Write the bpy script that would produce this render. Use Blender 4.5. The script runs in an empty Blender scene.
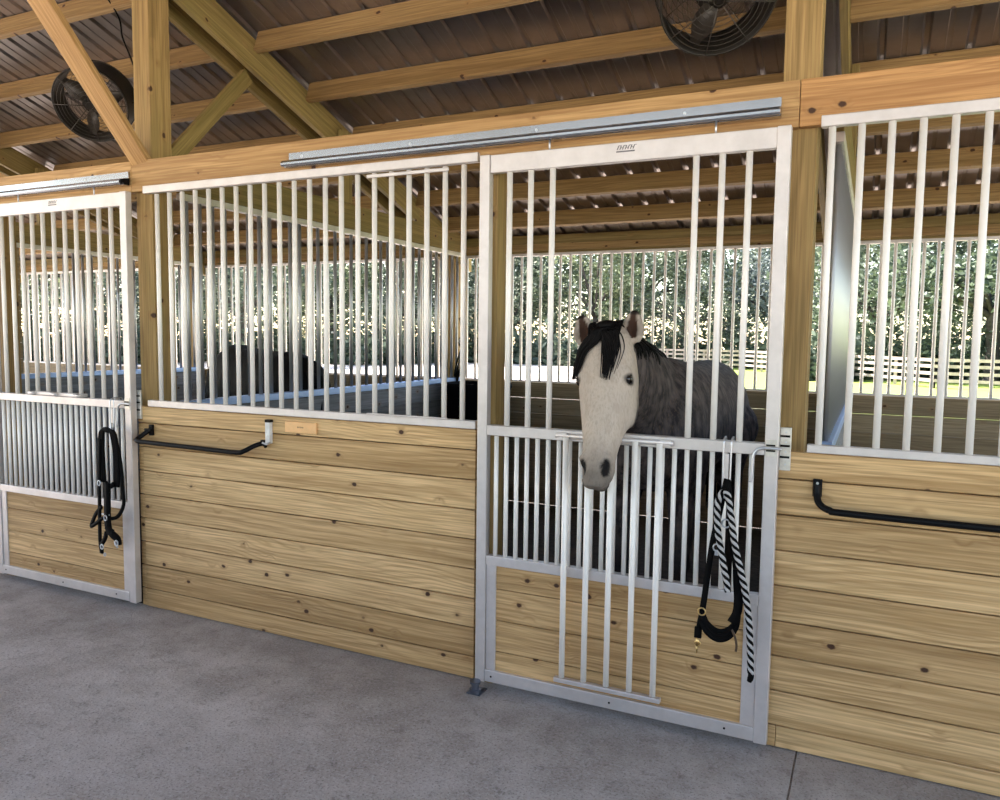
import bpy, bmesh, math, random
from mathutils import Vector, Matrix, noise as mnoise
random.seed(7)
PI = math.pi
C = bpy.context.scene.collection
V = Vector
SC = bpy.context.scene

# ------------------------------------------------------------------ helpers
def link(o, parent=None):
    C.objects.link(o)
    if parent is not None: o.parent = parent
    return o

def tag(o, label=None, cat=None, group=None, kind=None):
    if label: o['label'] = label
    if cat: o['category'] = cat
    if group: o['group'] = group
    if kind: o['kind'] = kind
    return o

def empty(name, loc, label=None, cat=None, group=None, rotz=0.0):
    o = bpy.data.objects.new(name, None); link(o)
    o.location = loc; o.rotation_euler = (0, 0, rotz)
    o.empty_display_size = 0.1
    return tag(o, label, cat, group, 'thing' if label else None)

class MB:
    """mesh collector; every piece keeps its own grain coordinates and a random number"""
    def __init__(s): s.v = []; s.f = []; s.g = []; s.r = []; s.sm = []
    def add(s, vs, fs, gc=None, rnd=0.0, smooth=False):
        b = len(s.v); s.v += [tuple(v) for v in vs]
        s.f += [tuple(b + i for i in f) for f in fs]
        if gc is None: gc = vs
        s.g += [tuple(g) for g in gc]
        s.r += [rnd] * len(vs); s.sm += [smooth] * len(fs)
        return s
    def box(s, a, b, ax=0, rnd=None, M=None):
        """box between corners a, b; ax = axis the grain runs along"""
        if rnd is None: rnd = random.random()
        lo = [min(a[i], b[i]) for i in range(3)]; hi = [max(a[i], b[i]) for i in range(3)]
        c = [(lo[i] + hi[i]) / 2 for i in range(3)]
        vs = []; gc = []
        o = [ax, (ax + 1) % 3, (ax + 2) % 3]
        rest = sorted(o[1:], key=lambda i: -(hi[i] - lo[i])); o = [ax] + rest
        for k in range(8):
            p = [hi[i] if (k >> i) & 1 else lo[i] for i in range(3)]
            vs.append(V(p)); gc.append((p[o[0]], p[o[1]] - c[o[1]], p[o[2]] - c[o[2]]))
        if M is not None: vs = [M @ v for v in vs]
        fs = [(0, 2, 3, 1), (4, 5, 7, 6), (0, 1, 5, 4), (2, 6, 7, 3), (0, 4, 6, 2), (1, 3, 7, 5)]
        # own corners for each face, so that faces stay flat
        for f in fs:
            s.add([vs[i] for i in f], [(0, 1, 2, 3)], [gc[i] for i in f], rnd)
        return s
    def tube(s, pts, r, n=10, cap=True, rnd=0.0, sm=True):
        pts = [V(p) for p in pts]
        rs = r if isinstance(r, (list, tuple)) else [r] * len(pts)
        vs = []; up = None
        for i, p in enumerate(pts):
            t = (pts[min(i + 1, len(pts) - 1)] - pts[max(i - 1, 0)])
            if t.length < 1e-9: t = V((0, 0, 1))
            t.normalize()
            if up is None:
                up = V((0, 0, 1)) if abs(t.z) < .9 else V((0, 1, 0))
            sx = up.cross(t)
            if sx.length < 1e-6: sx = V((1, 0, 0)).cross(t)
            sx.normalize(); up = t.cross(sx).normalized()
            for k in range(n):
                a = 2 * PI * k / n
                vs.append(p + sx * (math.cos(a) * rs[i]) + up * (math.sin(a) * rs[i]))
        fs = []
        for i in range(len(pts) - 1):
            for k in range(n):
                k2 = (k + 1) % n
                fs.append((i * n + k, i * n + k2, (i + 1) * n + k2, (i + 1) * n + k))
        s.add(vs, fs, None, rnd, sm)
        if cap:
            b = len(s.v) - len(vs)
            s.f.append(tuple(b + k for k in reversed(range(n)))); s.sm.append(False)
            e = b + (len(pts) - 1) * n
            s.f.append(tuple(e + k for k in range(n))); s.sm.append(False)
        return s
    def prism(s, prof, x0, x1, rnd=0.0):
        """profile of (y, z) points pushed along x"""
        n = len(prof)
        vs = [V((x0, p[0], p[1])) for p in prof] + [V((x1, p[0], p[1])) for p in prof]
        fs = [(k, (k + 1) % n, n + (k + 1) % n, n + k) for k in range(n)]
        fs += [tuple(reversed(range(n))), tuple(range(n, 2 * n))]
        return s.add(vs, fs, None, rnd)
    def ball(s, c, r, n=12, m=8, sc=(1, 1, 1), M=None, rnd=0.0):
        vs = []; fs = []
        for j in range(m + 1):
            th = PI * j / m
            for i in range(n):
                a = 2 * PI * i / n
                q = V((math.sin(th) * math.cos(a) * r * sc[0], math.sin(th) * math.sin(a) * r * sc[1], math.cos(th) * r * sc[2]))
                if M is not None: q = M @ q
                vs.append(V(c) + q)
        for j in range(m):
            for i in range(n):
                i2 = (i + 1) % n
                fs.append((j * n + i, (j + 1) * n + i, (j + 1) * n + i2, j * n + i2))
        return s.add(vs, fs, None, rnd, True)
    def loft(s, rings, cap=True, rnd=0.0):
        n = len(rings[0]); vs = [v for r in rings for v in r]; fs = []
        for i in range(len(rings) - 1):
            for k in range(n):
                k2 = (k + 1) % n
                fs.append((i * n + k, i * n + k2, (i + 1) * n + k2, (i + 1) * n + k))
        if cap:
            fs.append(tuple(reversed(range(n)))); fs.append(tuple((len(rings) - 1) * n + k for k in range(n)))
        return s.add(vs, fs, None, rnd, True)
    def mesh(s, name):
        me = bpy.data.meshes.new(name)
        me.from_pydata(s.v, [], s.f); me.update()
        me.polygons.foreach_set('use_smooth', s.sm)
        a = me.attributes.new('gc', 'FLOAT_VECTOR', 'POINT'); a.data.foreach_set('vector', [c for g in s.g for c in g])
        a = me.attributes.new('rnd', 'FLOAT', 'POINT'); a.data.foreach_set('value', s.r)
        return me
    def obj(s, name, mat, parent=None, bevel=0.0):
        me = s.mesh(name)
        if bevel:
            bm = bmesh.new(); bm.from_mesh(me)
            bmesh.ops.remove_doubles(bm, verts=bm.verts, dist=1e-5)
            bmesh.ops.recalc_face_normals(bm, faces=bm.faces)
            bm.to_mesh(me); bm.free()
        me.materials.append(mat)
        o = link(bpy.data.objects.new(name, me), parent)
        if bevel:
            m = o.modifiers.new('b', 'BEVEL'); m.width = bevel; m.segments = 2; m.limit_method = 'ANGLE'
        return o

def struct(o): o['kind'] = 'structure'; return o

def smooth_path(pts, k=6):
    pts = [V(p) for p in pts]; P = [pts[0]] + pts + [pts[-1]]; out = []
    for i in range(1, len(P) - 2):
        for j in range(k):
            t = j / k; p0, p1, p2, p3 = P[i - 1:i + 3]
            out.append(.5 * ((2 * p1) + (p2 - p0) * t + (2 * p0 - 5 * p1 + 4 * p2 - p3) * t * t + (3 * p1 - p0 - 3 * p2 + p3) * t ** 3))
    out.append(pts[-1]); return out

# ------------------------------------------------------------------ materials
class NT:
    def __init__(s, name):
        s.m = bpy.data.materials.new(name); s.m.use_nodes = True
        s.t = s.m.node_tree; s.t.nodes.clear()
        s.out = s.n('ShaderNodeOutputMaterial'); s.b = s.n('ShaderNodeBsdfPrincipled')
        s.l(s.b.outputs[0], s.out.inputs[0])
    def n(s, ty, **kw):
        x = s.t.nodes.new(ty)
        for k, v in kw.items(): setattr(x, k, v)
        return x
    def l(s, a, b): s.t.links.new(a, b)
    def val(s, sock, v):
        if hasattr(v, 'links') or isinstance(v, bpy.types.NodeSocket): s.l(v, sock)
        else: sock.default_value = v
    def math(s, op, a, b=0.0, c=0.0, clamp=False):
        x = s.n('ShaderNodeMath', operation=op, use_clamp=clamp)
        for i, q in enumerate((a, b, c)): s.val(x.inputs[i], q)
        return x.outputs[0]
    def mix(s, f, a, b, mode='MIX'):
        x = s.n('ShaderNodeMix', data_type='RGBA', blend_type=mode)
        s.val(x.inputs[0], f)
        s.val(x.inputs[6], a if not isinstance(a, tuple) else (*a, 1)[:4]); s.val(x.inputs[7], b if not isinstance(b, tuple) else (*b, 1)[:4])
        return x.outputs[2]
    def ramp(s, f, lo, hi, a=0.0, b=1.0, smooth=True):
        x = s.n('ShaderNodeMapRange', interpolation_type='SMOOTHSTEP' if smooth else 'LINEAR')
        s.val(x.inputs[0], f)
        for i, q in enumerate((lo, hi, a, b)): x.inputs[i + 1].default_value = q
        return x.outputs[0]
    def noise(s, vec, scale, detail=3, rough=.5, w=None, dist=0.0):
        x = s.n('ShaderNodeTexNoise', noise_dimensions='4D' if w is not None else '3D')
        if vec is not None: s.l(vec, x.inputs['Vector'])
        x.inputs['Scale'].default_value = scale; x.inputs['Detail'].default_value = detail
        x.inputs['Roughness'].default_value = rough; x.inputs['Distortion'].default_value = dist
        if w is not None: s.val(x.inputs['W'], w)
        return x.outputs[0]
    def attr(s, name): return s.n('ShaderNodeAttribute', attribute_name=name)
    def objco(s): return s.n('ShaderNodeTexCoord').outputs['Object']
    def comb(s, x, y, z):
        c = s.n('ShaderNodeCombineXYZ')
        for i, q in enumerate((x, y, z)): s.val(c.inputs[i], q)
        return c.outputs[0]
    def bump(s, h, strength=.3, dist=.01):
        x = s.n('ShaderNodeBump'); x.inputs['Strength'].default_value = strength; x.inputs['Distance'].default_value = dist
        s.l(h, x.inputs['Height']); s.l(x.outputs[0], s.b.inputs['Normal'])
    def set(s, **kw):
        nm = {'col': 'Base Color', 'rough': 'Roughness', 'metal': 'Metallic', 'spec': 'Specular IOR Level', 'coat': 'Coat Weight'}
        for k, v in kw.items():
            if isinstance(v, tuple): v = (*v, 1)[:4]
            s.val(s.b.inputs[nm[k]], v)
        return s.m

def wood(name, light, dark, knotc=(.055, .022, .01), grain=1.0, tone=.25, green=(.26, .22, .07)):
    s = NT(name)
    g = s.attr('gc').outputs['Vector']; r = s.attr('rnd').outputs['Fac']
    sep = s.n('ShaderNodeSeparateXYZ'); s.l(g, sep.inputs[0]); u, v, w = sep.outputs
    rw = s.math('MULTIPLY', r, 53.0)
    # knots: slices through a field of points
    vz = s.comb(s.math('MULTIPLY', u, 6.5), s.math('MULTIPLY', v, 9.0), s.math('ADD', rw, s.math('MULTIPLY', w, 4.0)))
    vo = s.n('ShaderNodeTexVoronoi'); vo.inputs['Scale'].default_value = 1.0; s.l(vz, vo.inputs['Vector'])
    d = vo.outputs['Distance']
    dw = s.math('ADD', d, s.math('MULTIPLY', s.math('SUBTRACT', s.noise(g, 45, 2, .6), .5), .10)); kn = s.ramp(dw, .115, .065, 0, 1); halo = s.ramp(d, .30, .05, 0, 1)
    # growth rings about an axis off the board's middle
    lowv = s.comb(s.math('MULTIPLY', u, .55), s.math('MULTIPLY', v, 2.2), s.math('MULTIPLY', w, 2.2))
    wob = s.noise(lowv, 1.6, 2, .5, rw)
    v0 = s.math('MULTIPLY', s.math('SUBTRACT', s.math('FRACT', s.math('MULTIPLY', r, 7.3)), .5), .16)
    vv = s.math('ADD', s.math('SUBTRACT', v, v0), s.math('MULTIPLY', s.math('SUBTRACT', wob, .5), .26))
    ww = s.math('ADD', s.math('ADD', w, .02), s.math('MULTIPLY', s.math('SUBTRACT', wob, .5), .09))
    rr = s.math('SQRT', s.math('ADD', s.math('MULTIPLY', vv, vv), s.math('MULTIPLY', ww, ww)))
    rr = s.math('ADD', rr, s.math('MULTIPLY', halo, .022))
    ph = s.math('MULTIPLY', rr, s.math('MULTIPLY_ADD', s.math('FRACT', s.math('MULTIPLY', r, 3.9)), 220.0 * grain, 150.0 * grain))
    sn = s.math('MULTIPLY_ADD', s.math('SINE', ph), .5, .5)
    sn = s.math('POWER', sn, 2.2)
    fine = s.noise(s.comb(s.math('MULTIPLY', u, 3.0), s.math('MULTIPLY', v, 120.0), s.math('MULTIPLY', w, 120.0)), 1.0, 3, .6, rw)
    fac = s.math('MULTIPLY', sn, s.ramp(s.noise(lowv, 3.0, 2, .5, rw), .3, .65, .10, .60))
    col = s.mix(fac, light, dark)
    col = s.mix(s.ramp(fine, .35, .72, 0, .7), col, tuple(c * .68 for c in dark))
    # broad tone patches and board-to-board tone
    stk = s.noise(s.comb(s.math('MULTIPLY', u, .8), s.math('MULTIPLY', v, 26.0), s.math('MULTIPLY', w, 26.0)), 1.0, 4, .6, s.math('ADD', rw, 5.0))
    col = s.mix(s.ramp(stk, .46, .72, 0, .75), col, tuple(c * .85 for c in dark))
    pat = s.noise(s.comb(s.math('MULTIPLY', u, 1.2), s.math('MULTIPLY', v, 9.0), s.math('MULTIPLY', w, 9.0)), 1.5, 3, .55, rw)
    col = s.mix(s.ramp(pat, .45, .8, 0, .5), col, green)
    tn = s.math('MULTIPLY_ADD', s.math('FRACT', s.math('MULTIPLY', r, 13.7)), tone, 1.0 - tone * .55)
    col = s.mix(1.0, col, s.comb(tn, s.math('POWER', tn, 1.15), s.math('POWER', tn, 1.4)), 'MULTIPLY')
    col = s.mix(s.math('MULTIPLY', halo, .35), col, (.30, .16, .06))
    col = s.mix(kn, col, knotc)
    s.set(col=col, rough=.62, spec=.35)
    s.bump(s.math('ADD', s.math('MULTIPLY', fine, .6), s.math('MULTIPLY', sn, .3)), .25, .002)
    return s.m

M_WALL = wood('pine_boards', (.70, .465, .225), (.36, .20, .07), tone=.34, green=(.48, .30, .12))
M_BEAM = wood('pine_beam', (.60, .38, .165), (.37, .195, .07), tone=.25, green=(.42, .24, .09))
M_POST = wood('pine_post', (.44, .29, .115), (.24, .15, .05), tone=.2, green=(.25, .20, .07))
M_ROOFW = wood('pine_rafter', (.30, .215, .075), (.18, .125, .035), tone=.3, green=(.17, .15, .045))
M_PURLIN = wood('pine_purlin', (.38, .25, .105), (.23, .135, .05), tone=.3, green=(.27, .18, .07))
M_PART = wood('skylit_grey_boards', (.25, .25, .26), (.15, .15, .155), tone=.3, green=(.19, .19, .19))  # cool sky light on the partition boards put into their grey
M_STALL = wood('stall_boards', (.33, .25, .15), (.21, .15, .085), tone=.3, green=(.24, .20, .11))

def alu(name, base, rough, metal=1.0, streak=.12, var=True):
    s = NT(name); co = s.objco()
    n1 = s.noise(co, 9.0, 4, .6); n2 = s.noise(co, 60.0, 3, .6)
    col = s.mix(s.ramp(n1, .3, .7, 0, 1), tuple(c * (1 - streak) for c in base), base)
    s.set(col=col, metal=metal, rough=s.ramp(n2, .2, .8, rough - .07, rough + .09) if var else rough)
    if var: s.bump(n2, .12, .002)
    return s.m
M_ALU = alu('brushed_aluminium', (.66, .615, .60), .48, .55)
M_BAR = alu('aluminium_bar', (.92, .88, .83), .50, .14, .05, False)
M_TRACK = alu('galvanised_track', (.50, .51, .54), .24, .95, .05, False)
M_STEEL = alu('bright_steel', (.62, .64, .68), .35, .9, .05, False)
M_SHEET = alu('roof_sheet', (.33, .29, .275), .33, .84, .12, False)
M_PBAR = alu('galvanised_bar', (.50, .52, .55), .42, .75, .05, False)
M_DKSTEEL = alu('dark_steel', (.16, .18, .23), .35, .9, .05, False)
M_CAP = alu('sky_tinted_cap_rail', (.36, .50, .82), .36, .7, .05, False)  # blue sky reflection put into the rail's own colour

def plain(name, col, rough=.5, metal=0.0, n=30.0, amt=.25, bump=.15, spec=.5):
    s = NT(name); nz = s.noise(s.objco(), n, 4, .6)
    s.set(col=s.mix(s.ramp(nz, .3, .7, 0, 1), tuple(c * (1 - amt) for c in col), col), rough=rough, metal=metal, spec=spec)
    if bump: s.bump(nz, bump, .003)
    return s.m
M_BLACK = plain('black_powder_coat', (.005, .005, .006), .45, spec=.12)
M_NYLON = plain('black_nylon', (.005, .0045, .0045), .65, n=300, bump=.4, spec=.06)
M_WHITEROPE = plain('white_cord', (.50, .48, .47), .7, n=300, bump=.4)
M_FAN = plain('fan_black', (.020, .017, .014), .45, spec=.3)
M_WIRE = plain('fan_wire', (.05, .042, .035), .4)
M_BRASS = plain('brass', (.75, .52, .22), .3, 1.0)
M_WHITE = plain('white_enamel', (.78, .77, .75), .4)
M_PLAQUE = plain('plaque_wood', (.86, .50, .22), .45, n=14, amt=.15)
M_RUBBER = plain('black_rubber', (.004, .004, .005), .7, spec=.05)
M_MARK = plain('grey_print', (.16, .15, .16), .6)
M_GALV = plain('pale_steel_plate', (.72, .70, .66), .38, .6)

def concrete():
    s = NT('concrete_floor'); co = s.objco()
    a = s.noise(co, .8, 5, .6); b = s.noise(co, 4.5, 6, .7); c = s.noise(co, 70, 3, .7); e = s.noise(co, 16, 5, .75, dist=.6)
    col = s.mix(s.ramp(a, .35, .65, 0, 1), (.43, .395, .38), (.60, .57, .565))
    col = s.mix(s.ramp(b, .35, .70, 0, .55), col, (.30, .265, .245))
    col = s.mix(s.ramp(e, .52, .70, 0, .6), col, (.165, .142, .128))
    col = s.mix(s.ramp(c, .45, .68, 0, .65), col, (.56, .55, .56))
    col = s.mix(s.ramp(s.noise(co, 110, 3, .6), .54, .66, 0, .6), col, (.12, .11, .105))
    vo = s.n('ShaderNodeTexVoronoi'); vo.inputs['Scale'].default_value = 1.7; s.l(s.n('ShaderNodeTexCoord').outputs['Object'], vo.inputs['Vector'])
    col = s.mix(s.ramp(vo.outputs['Distance'], .05, .025, 0, .7), col, (.09, .07, .06))
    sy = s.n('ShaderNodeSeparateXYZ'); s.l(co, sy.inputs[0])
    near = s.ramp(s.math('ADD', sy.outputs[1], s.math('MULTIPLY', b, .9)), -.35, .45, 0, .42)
    col = s.mix(near, col, (.155, .130, .112))      # browner and darker towards the stall fronts, edge broken by noise
    s.set(col=col, rough=s.ramp(b, .3, .7, .5, .75), spec=.3)
    s.bump(s.math('ADD', s.math('MULTIPLY', c, .8), e), .5, .008)
    return s.m
M_CONC = concrete()

def ground():
    s = NT('yard_ground'); co = s.objco()
    sep = s.n('ShaderNodeSeparateXYZ'); s.l(co, sep.inputs[0])
    n = s.noise(co, .25, 4, .6); n2 = s.noise(co, 2.5, 5, .7)
    # turf on the right-hand side and beyond the fence, pale sand elsewhere
    edge = s.math('ADD', s.math('ADD', sep.outputs[0], s.math('MULTIPLY', n, 5.0)), s.math('MULTIPLY', sep.outputs[1], .33))
    g = s.math('MULTIPLY', s.ramp(edge, 5.0, 8.0, 0, 1), s.ramp(sep.outputs[1], 3.0, 6.0, 0, 1))
    far = s.ramp(s.math('ADD', sep.outputs[1], s.math('MULTIPLY', n, 4.0)), 66, 72, 0, 1)
    sand = s.mix(n2, (.70, .62, .56), (.56, .48, .42))
    grass = s.mix(n2, (.34, .40, .11), (.20, .28, .06))
    col = s.mix(g, sand, grass)
    col = s.mix(far, col, (.10, .13, .05))
    s.set(col=col, rough=.95, spec=.1); s.bump(n2, .5, .05)
    return s.m
M_GROUND = ground()
M_BED = plain('stall_bedding', (.060, .045, .032), .95, n=25, amt=.6, bump=.8)

# ------------------------------------------------------------------ layout numbers
BAY = 3.37
PX = [-.28 + BAY * k for k in (-3, -2, -1, 0, 1)]       # post centres
PW = .062
def zr(y, off=0.0): return 3.72 + off - .345 * y         # roof sheet height above y

# ------------------------------------------------------------------ floor, yard
f = MB()
f.box((-13, -7.5, -.12), (-.197, .02, 0)); f.box((-.190, -7.5, -.12), (5.5, .02, 0)); f.box((-.198, -7.5, -.12), (-.189, .02, -.008))
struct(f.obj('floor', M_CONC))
struct(MB().box((-13, .02, -.12), (5.5, 3.64, -.01)).obj('floor_stall', M_BED))
gd = MB(); nx, ny = 60, 50
vs = []; fs = []
for j in range(ny + 1):
    for i in range(nx + 1):
        x = -170 + 250 * i / nx; y = -60 + 200 * j / ny
        dd = max(0, max(abs(x + 4) - 12, -y - 9, y - 5))
        z = -.14 - .42 * min(1, dd / 14) + .10 * mnoise.noise(V((x * .07, y * .07, 0))) * min(1, dd / 10)
        vs.append((x, y, z))
for j in range(ny):
    for i in range(nx):
        a = j * (nx + 1) + i; fs.append((a, a + 1, a + nx + 2, a + nx + 1))
gd.add(vs, fs, smooth=True)
struct(gd.obj('ground', M_GROUND))

# ------------------------------------------------------------------ plank walls
def planks(mb, x0, x1, z0, z1, pitch, y0, y1, gap=.0048, joints=(), first=None):
    z = z0; k = 0
    while z < z1 - .005:
        top = (first if (k == 0 and first) else z + pitch); top = min(top, z1)
        cuts = [x0] + [j[1] for j in joints if j[0] == k] + [x1]
        for a, b in zip(cuts, cuts[1:]):
            mb.box((a + (.0012 if a != x0 else 0), y0, z), (b, y1, top - gap), 0)
        z = top; k += 1
    return mb

P = .1348
w = planks(MB(), -3.662, -1.57, .004, 1.146, P, 0, .036, first=.109)
struct(w.obj('wall_front', M_WALL, bevel=.003))
w = planks(MB(), -3.700, -3.664, .004, 1.146, P, .004, .036, first=.109)
struct(w.obj('wall_front', M_WALL, bevel=.003))
w = planks(MB(), -.318, 3.4, .004, 1.146, .1358, 0, .036, first=.091, joints=[(0, -.272), (7, .42), (3, 1.7), (5, 2.2)])
struct(w.obj('wall_front', M_WALL, bevel=.003))
w = planks(MB(), -9.8, -4.955, .004, 1.146, P, 0, .036, first=.109)
struct(w.obj('wall_front', M_WALL, bevel=.003))
# dark backing laths close the hairline seams as the tongues do
bk = MB()
for (a, b) in ((-3.70, -1.57), (-.318, 3.4), (-9.8, -4.955)):
    k = 0
    for zc in [.109 + P * q for q in range(8)]:
        bk.box((a, .0365, zc - .012), (b, .040, zc + .008), 0)
bk.box((-.318, .0365, .004), (3.4, .040, 1.14), 0)
struct(bk.obj('wall_front_tongues', M_STALL))

# back wall: boards with open seams
w = MB(); z = .0
for k in range(8):
    w.box((-10.4, 3.60, z), (3.4, 3.638, z + .1415 - (.004 if k in (5, 6) else .0003)), 0); z += .1415
struct(w.obj('wall_back', M_STALL))
# header above the back grilles
h = MB(); h.box((-10.4, 3.60, 2.312), (3.4, 3.638, 2.395), 0); h.box((-10.4, 3.585, 2.398), (3.4, 3.66, 2.475), 0)
struct(h.obj('beam_back', M_ROOFW, bevel=.003))

w = planks(MB(), -10.4, 3.4, .004, 1.146, P, -4.40, -4.36, first=.109)  # unseen low wall behind the camera, added to cut ground bounce
struct(w.obj('wall_bounce_block', M_WALL))

# ------------------------------------------------------------------ posts, beams, rafters, purlins, roof
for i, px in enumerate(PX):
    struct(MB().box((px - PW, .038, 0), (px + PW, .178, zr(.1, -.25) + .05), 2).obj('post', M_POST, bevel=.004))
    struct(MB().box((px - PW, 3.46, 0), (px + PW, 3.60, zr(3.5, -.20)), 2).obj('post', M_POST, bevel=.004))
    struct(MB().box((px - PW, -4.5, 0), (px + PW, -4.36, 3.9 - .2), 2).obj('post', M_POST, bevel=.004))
for jx in (-1.52, -1.52 - BAY):                               # jambs on the closing side of each doorway
    struct(MB().box((jx - .045, .002, 0), (jx + .045, .091, 2.315), 2).obj('door_jamb', M_POST, bevel=.003))
M_BEAM2 = wood('orange_pine_beam', (.54, .30, .115), (.33, .15, .05), tone=.2, green=(.40, .20, .07))
for a, b in ((-10.4, -3.702), (-3.70, -.279), (-.277, 3.4)):
    struct(MB().box((a, 0, 2.316), (b, .038, 2.482), 0).obj('beam_front', M_BEAM2 if a > -1 else M_BEAM, bevel=.003))

def slope_beam(x0, x1, y0, y1, zo0, zo1, name, mat=M_ROOFW):
    """board on edge that follows the roof slope, zo0 above zo1 below the sheet line"""
    mb = MB(); r = random.random()
    L = math.hypot(1, .345)
    vs = []; gc = []
    for x in (x0, x1):
        for y in (y0, y1):
            for zo in (zo0, zo1):
                vs.append(V((x, y, zr(y, zo) if y1 > -2.21 or True else 0))); gc.append((y * L + x, zo - (zo0 + zo1) / 2, x - (x0 + x1) / 2))
    for f_ in ((0, 1, 3, 2), (4, 6, 7, 5), (0, 4, 5, 1), (2, 3, 7, 6), (0, 2, 6, 4), (1, 5, 7, 3)):
        mb.add([vs[i] for i in f_], [(0, 1, 2, 3)], [gc[i] for i in f_], r)
    return struct(mb.obj(name, mat, bevel=.003))
YR = -2.2
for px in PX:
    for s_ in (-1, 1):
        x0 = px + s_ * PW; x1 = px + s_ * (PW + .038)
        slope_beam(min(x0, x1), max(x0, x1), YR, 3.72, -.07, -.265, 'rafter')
        # mirrored rafter over the far half of the aisle
        mb = MB(); vs = []; gc = []
        for x in (min(x0, x1), max(x0, x1)):
            for y in (-5.0, YR):
                for zo in (-.04, -.25):
                    vs.append(V((x, y, zr(2 * YR - y, zo)))); gc.append((y, zo, x))
        r = random.random()
        for f_ in ((0, 1, 3, 2), (4, 6, 7, 5), (0, 4, 5, 1), (2, 3, 7, 6), (0, 2, 6, 4), (1, 5, 7, 3)):
            mb.add([vs[i] for i in f_], [(0, 1, 2, 3)], [gc[i] for i in f_], r)
        struct(mb.obj('rafter', M_ROOFW, bevel=.003))
def tilt(y, z, up=1):
    """frame at (y, z) leaning with the roof"""
    return Matrix.Translation((0, y, z)) @ Matrix.Rotation(-math.atan(.345) * up, 4, 'X')
PY = [-2.05, -1.60, -1.12, -.64, -.16, .33, .83, 1.32, 1.82, 2.28, 2.73, 3.18, 3.62]
for i in range(len(PX) - 1):
    a = PX[i] + PW + .038; b = PX[i + 1] - PW - .038
    for y in PY:
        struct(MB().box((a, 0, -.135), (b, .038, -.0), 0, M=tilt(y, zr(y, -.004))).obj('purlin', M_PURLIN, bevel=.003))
    for y in PY[:6]:
        yy = 2 * YR - y
        struct(MB().box((a, -.038, -.135), (b, 0, 0), 0, M=tilt(yy, zr(y, -.004), -1)).obj('purlin', M_PURLIN, bevel=.003))

def sheet(y0, y1, mir):
    mb = MB(); prof = []
    x = -10.9
    while x < 3.8:
        prof += [(x, 0), (x + .012, .019), (x + .034, .019), (x + .046, 0)]
        prof += [(x + .115, 0), (x + .120, .004), (x + .140, .004), (x + .145, 0)]
        x += .2085
    L = math.hypot(y1 - y0, .345 * (y1 - y0)); n = 14
    vs = []; fs = []
    for t in (0.0, 1.0):
        for (x, h) in prof:
            y = y0 + (y1 - y0) * t; vs.append((x, y, zr(y if not mir else 2 * YR - y, .001 + h)))
    m = len(prof)
    for i in range(m - 1): fs.append((i, i + 1, m + i + 1, m + i))
    return mb.add(vs, fs)
struct(sheet(YR, 3.80, False).obj('ceiling', M_SHEET))
struct(sheet(-5.1, YR, True).obj('ceiling', M_SHEET))

# knee braces at the posts, hangers above the partitions
def brace(p0, p1, wx, d, name='knee_brace', mat=M_BEAM):
    p0 = V(p0); p1 = V(p1); L = (p1 - p0).length; t = (p1 - p0).normalized()
    M = Matrix.Translation(p0) @ t.to_track_quat('Z', 'Y').to_matrix().to_4x4()
    mb = MB().box((-wx / 2, -d / 2, 0), (wx / 2, d / 2, L), 2, M=M)
    return struct(mb.obj(name, mat, bevel=.003))
for px in PX[1:4]:
    if px != PX[3]:
        brace((px + .014, .02, 2.47), (px + .19, -1.42, 3.94), .118, .038)
        brace((px + PW - .03, .20, 2.53), (px + PW - .03, .80, 3.16), .038, .089, mat=M_ROOFW)
for px in PX[1:4]:
    xc = px + .125
    struct(MB().box((xc - .019, 1.62, 2.51), (xc + .019, 1.74, zr(1.68, -.12)), 2).obj('hanger', M_ROOFW, bevel=.003))

# ------------------------------------------------------------------ metal grilles
BP = .0942; BR = .0121; BL = .0098
def bar_mesh(z0, z1, r=BR):
    return MB().tube([(0, 0, z0), (0, 0, (z0 + z1) / 2), (0, 0, z1)], r, 12).mesh('bar')
def put_bars(xs, y, z0, z1, parent, mat=M_BAR, vertical_axis='x', name='bar', r=BR):
    me = bar_mesh(z0, z1, r); me.materials.append(mat)
    for x in xs:
        o = bpy.data.objects.new(name, me); link(o, parent); o.location = (x, y, 0) if vertical_axis == 'x' else (y, x, 0)

def rail(a, b, name, parent, mat=M_ALU, bevel=.003):
    return MB().box(a, b, 0).obj(name, mat, parent, bevel)

# front grille of the middle stall
g = empty('stall_grille', (0, 0, 0), 'wide aluminium bar grille over the boards left of the grey horse\'s door', 'grille')
rail((-3.592, -.022, 2.298), (-1.562, .012, 2.338), 'top_rail', g)
rail((-3.592, -.022, 1.146), (-1.562, .012, 1.182), 'bottom_rail', g)
put_bars([-3.504 + .0934 * k for k in range(21)], -.004, 1.18, 2.292, g)
fr = rail((-2.13, -.030, 2.268), (-1.70, -.022, 2.284), 'feed_gate_frame', g)
fr2 = rail((-2.13, -.034, 1.182), (-1.70, -.022, 1.190), 'feed_gate_frame', g)
# front grille of the right stall
g = empty('stall_grille', (0, 0, 0), 'aluminium bar grille at the right, right of the corner post', 'grille')
rail((-.203, -.022, 2.303), (3.0, .012, 2.343), 'top_rail', g)
rail((-.203, -.022, 1.146), (3.0, .012, 1.176), 'bottom_rail', g)
put_bars([-.166 + .0945 * k for k in range(33)], -.004, 1.17, 2.305, g)

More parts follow.
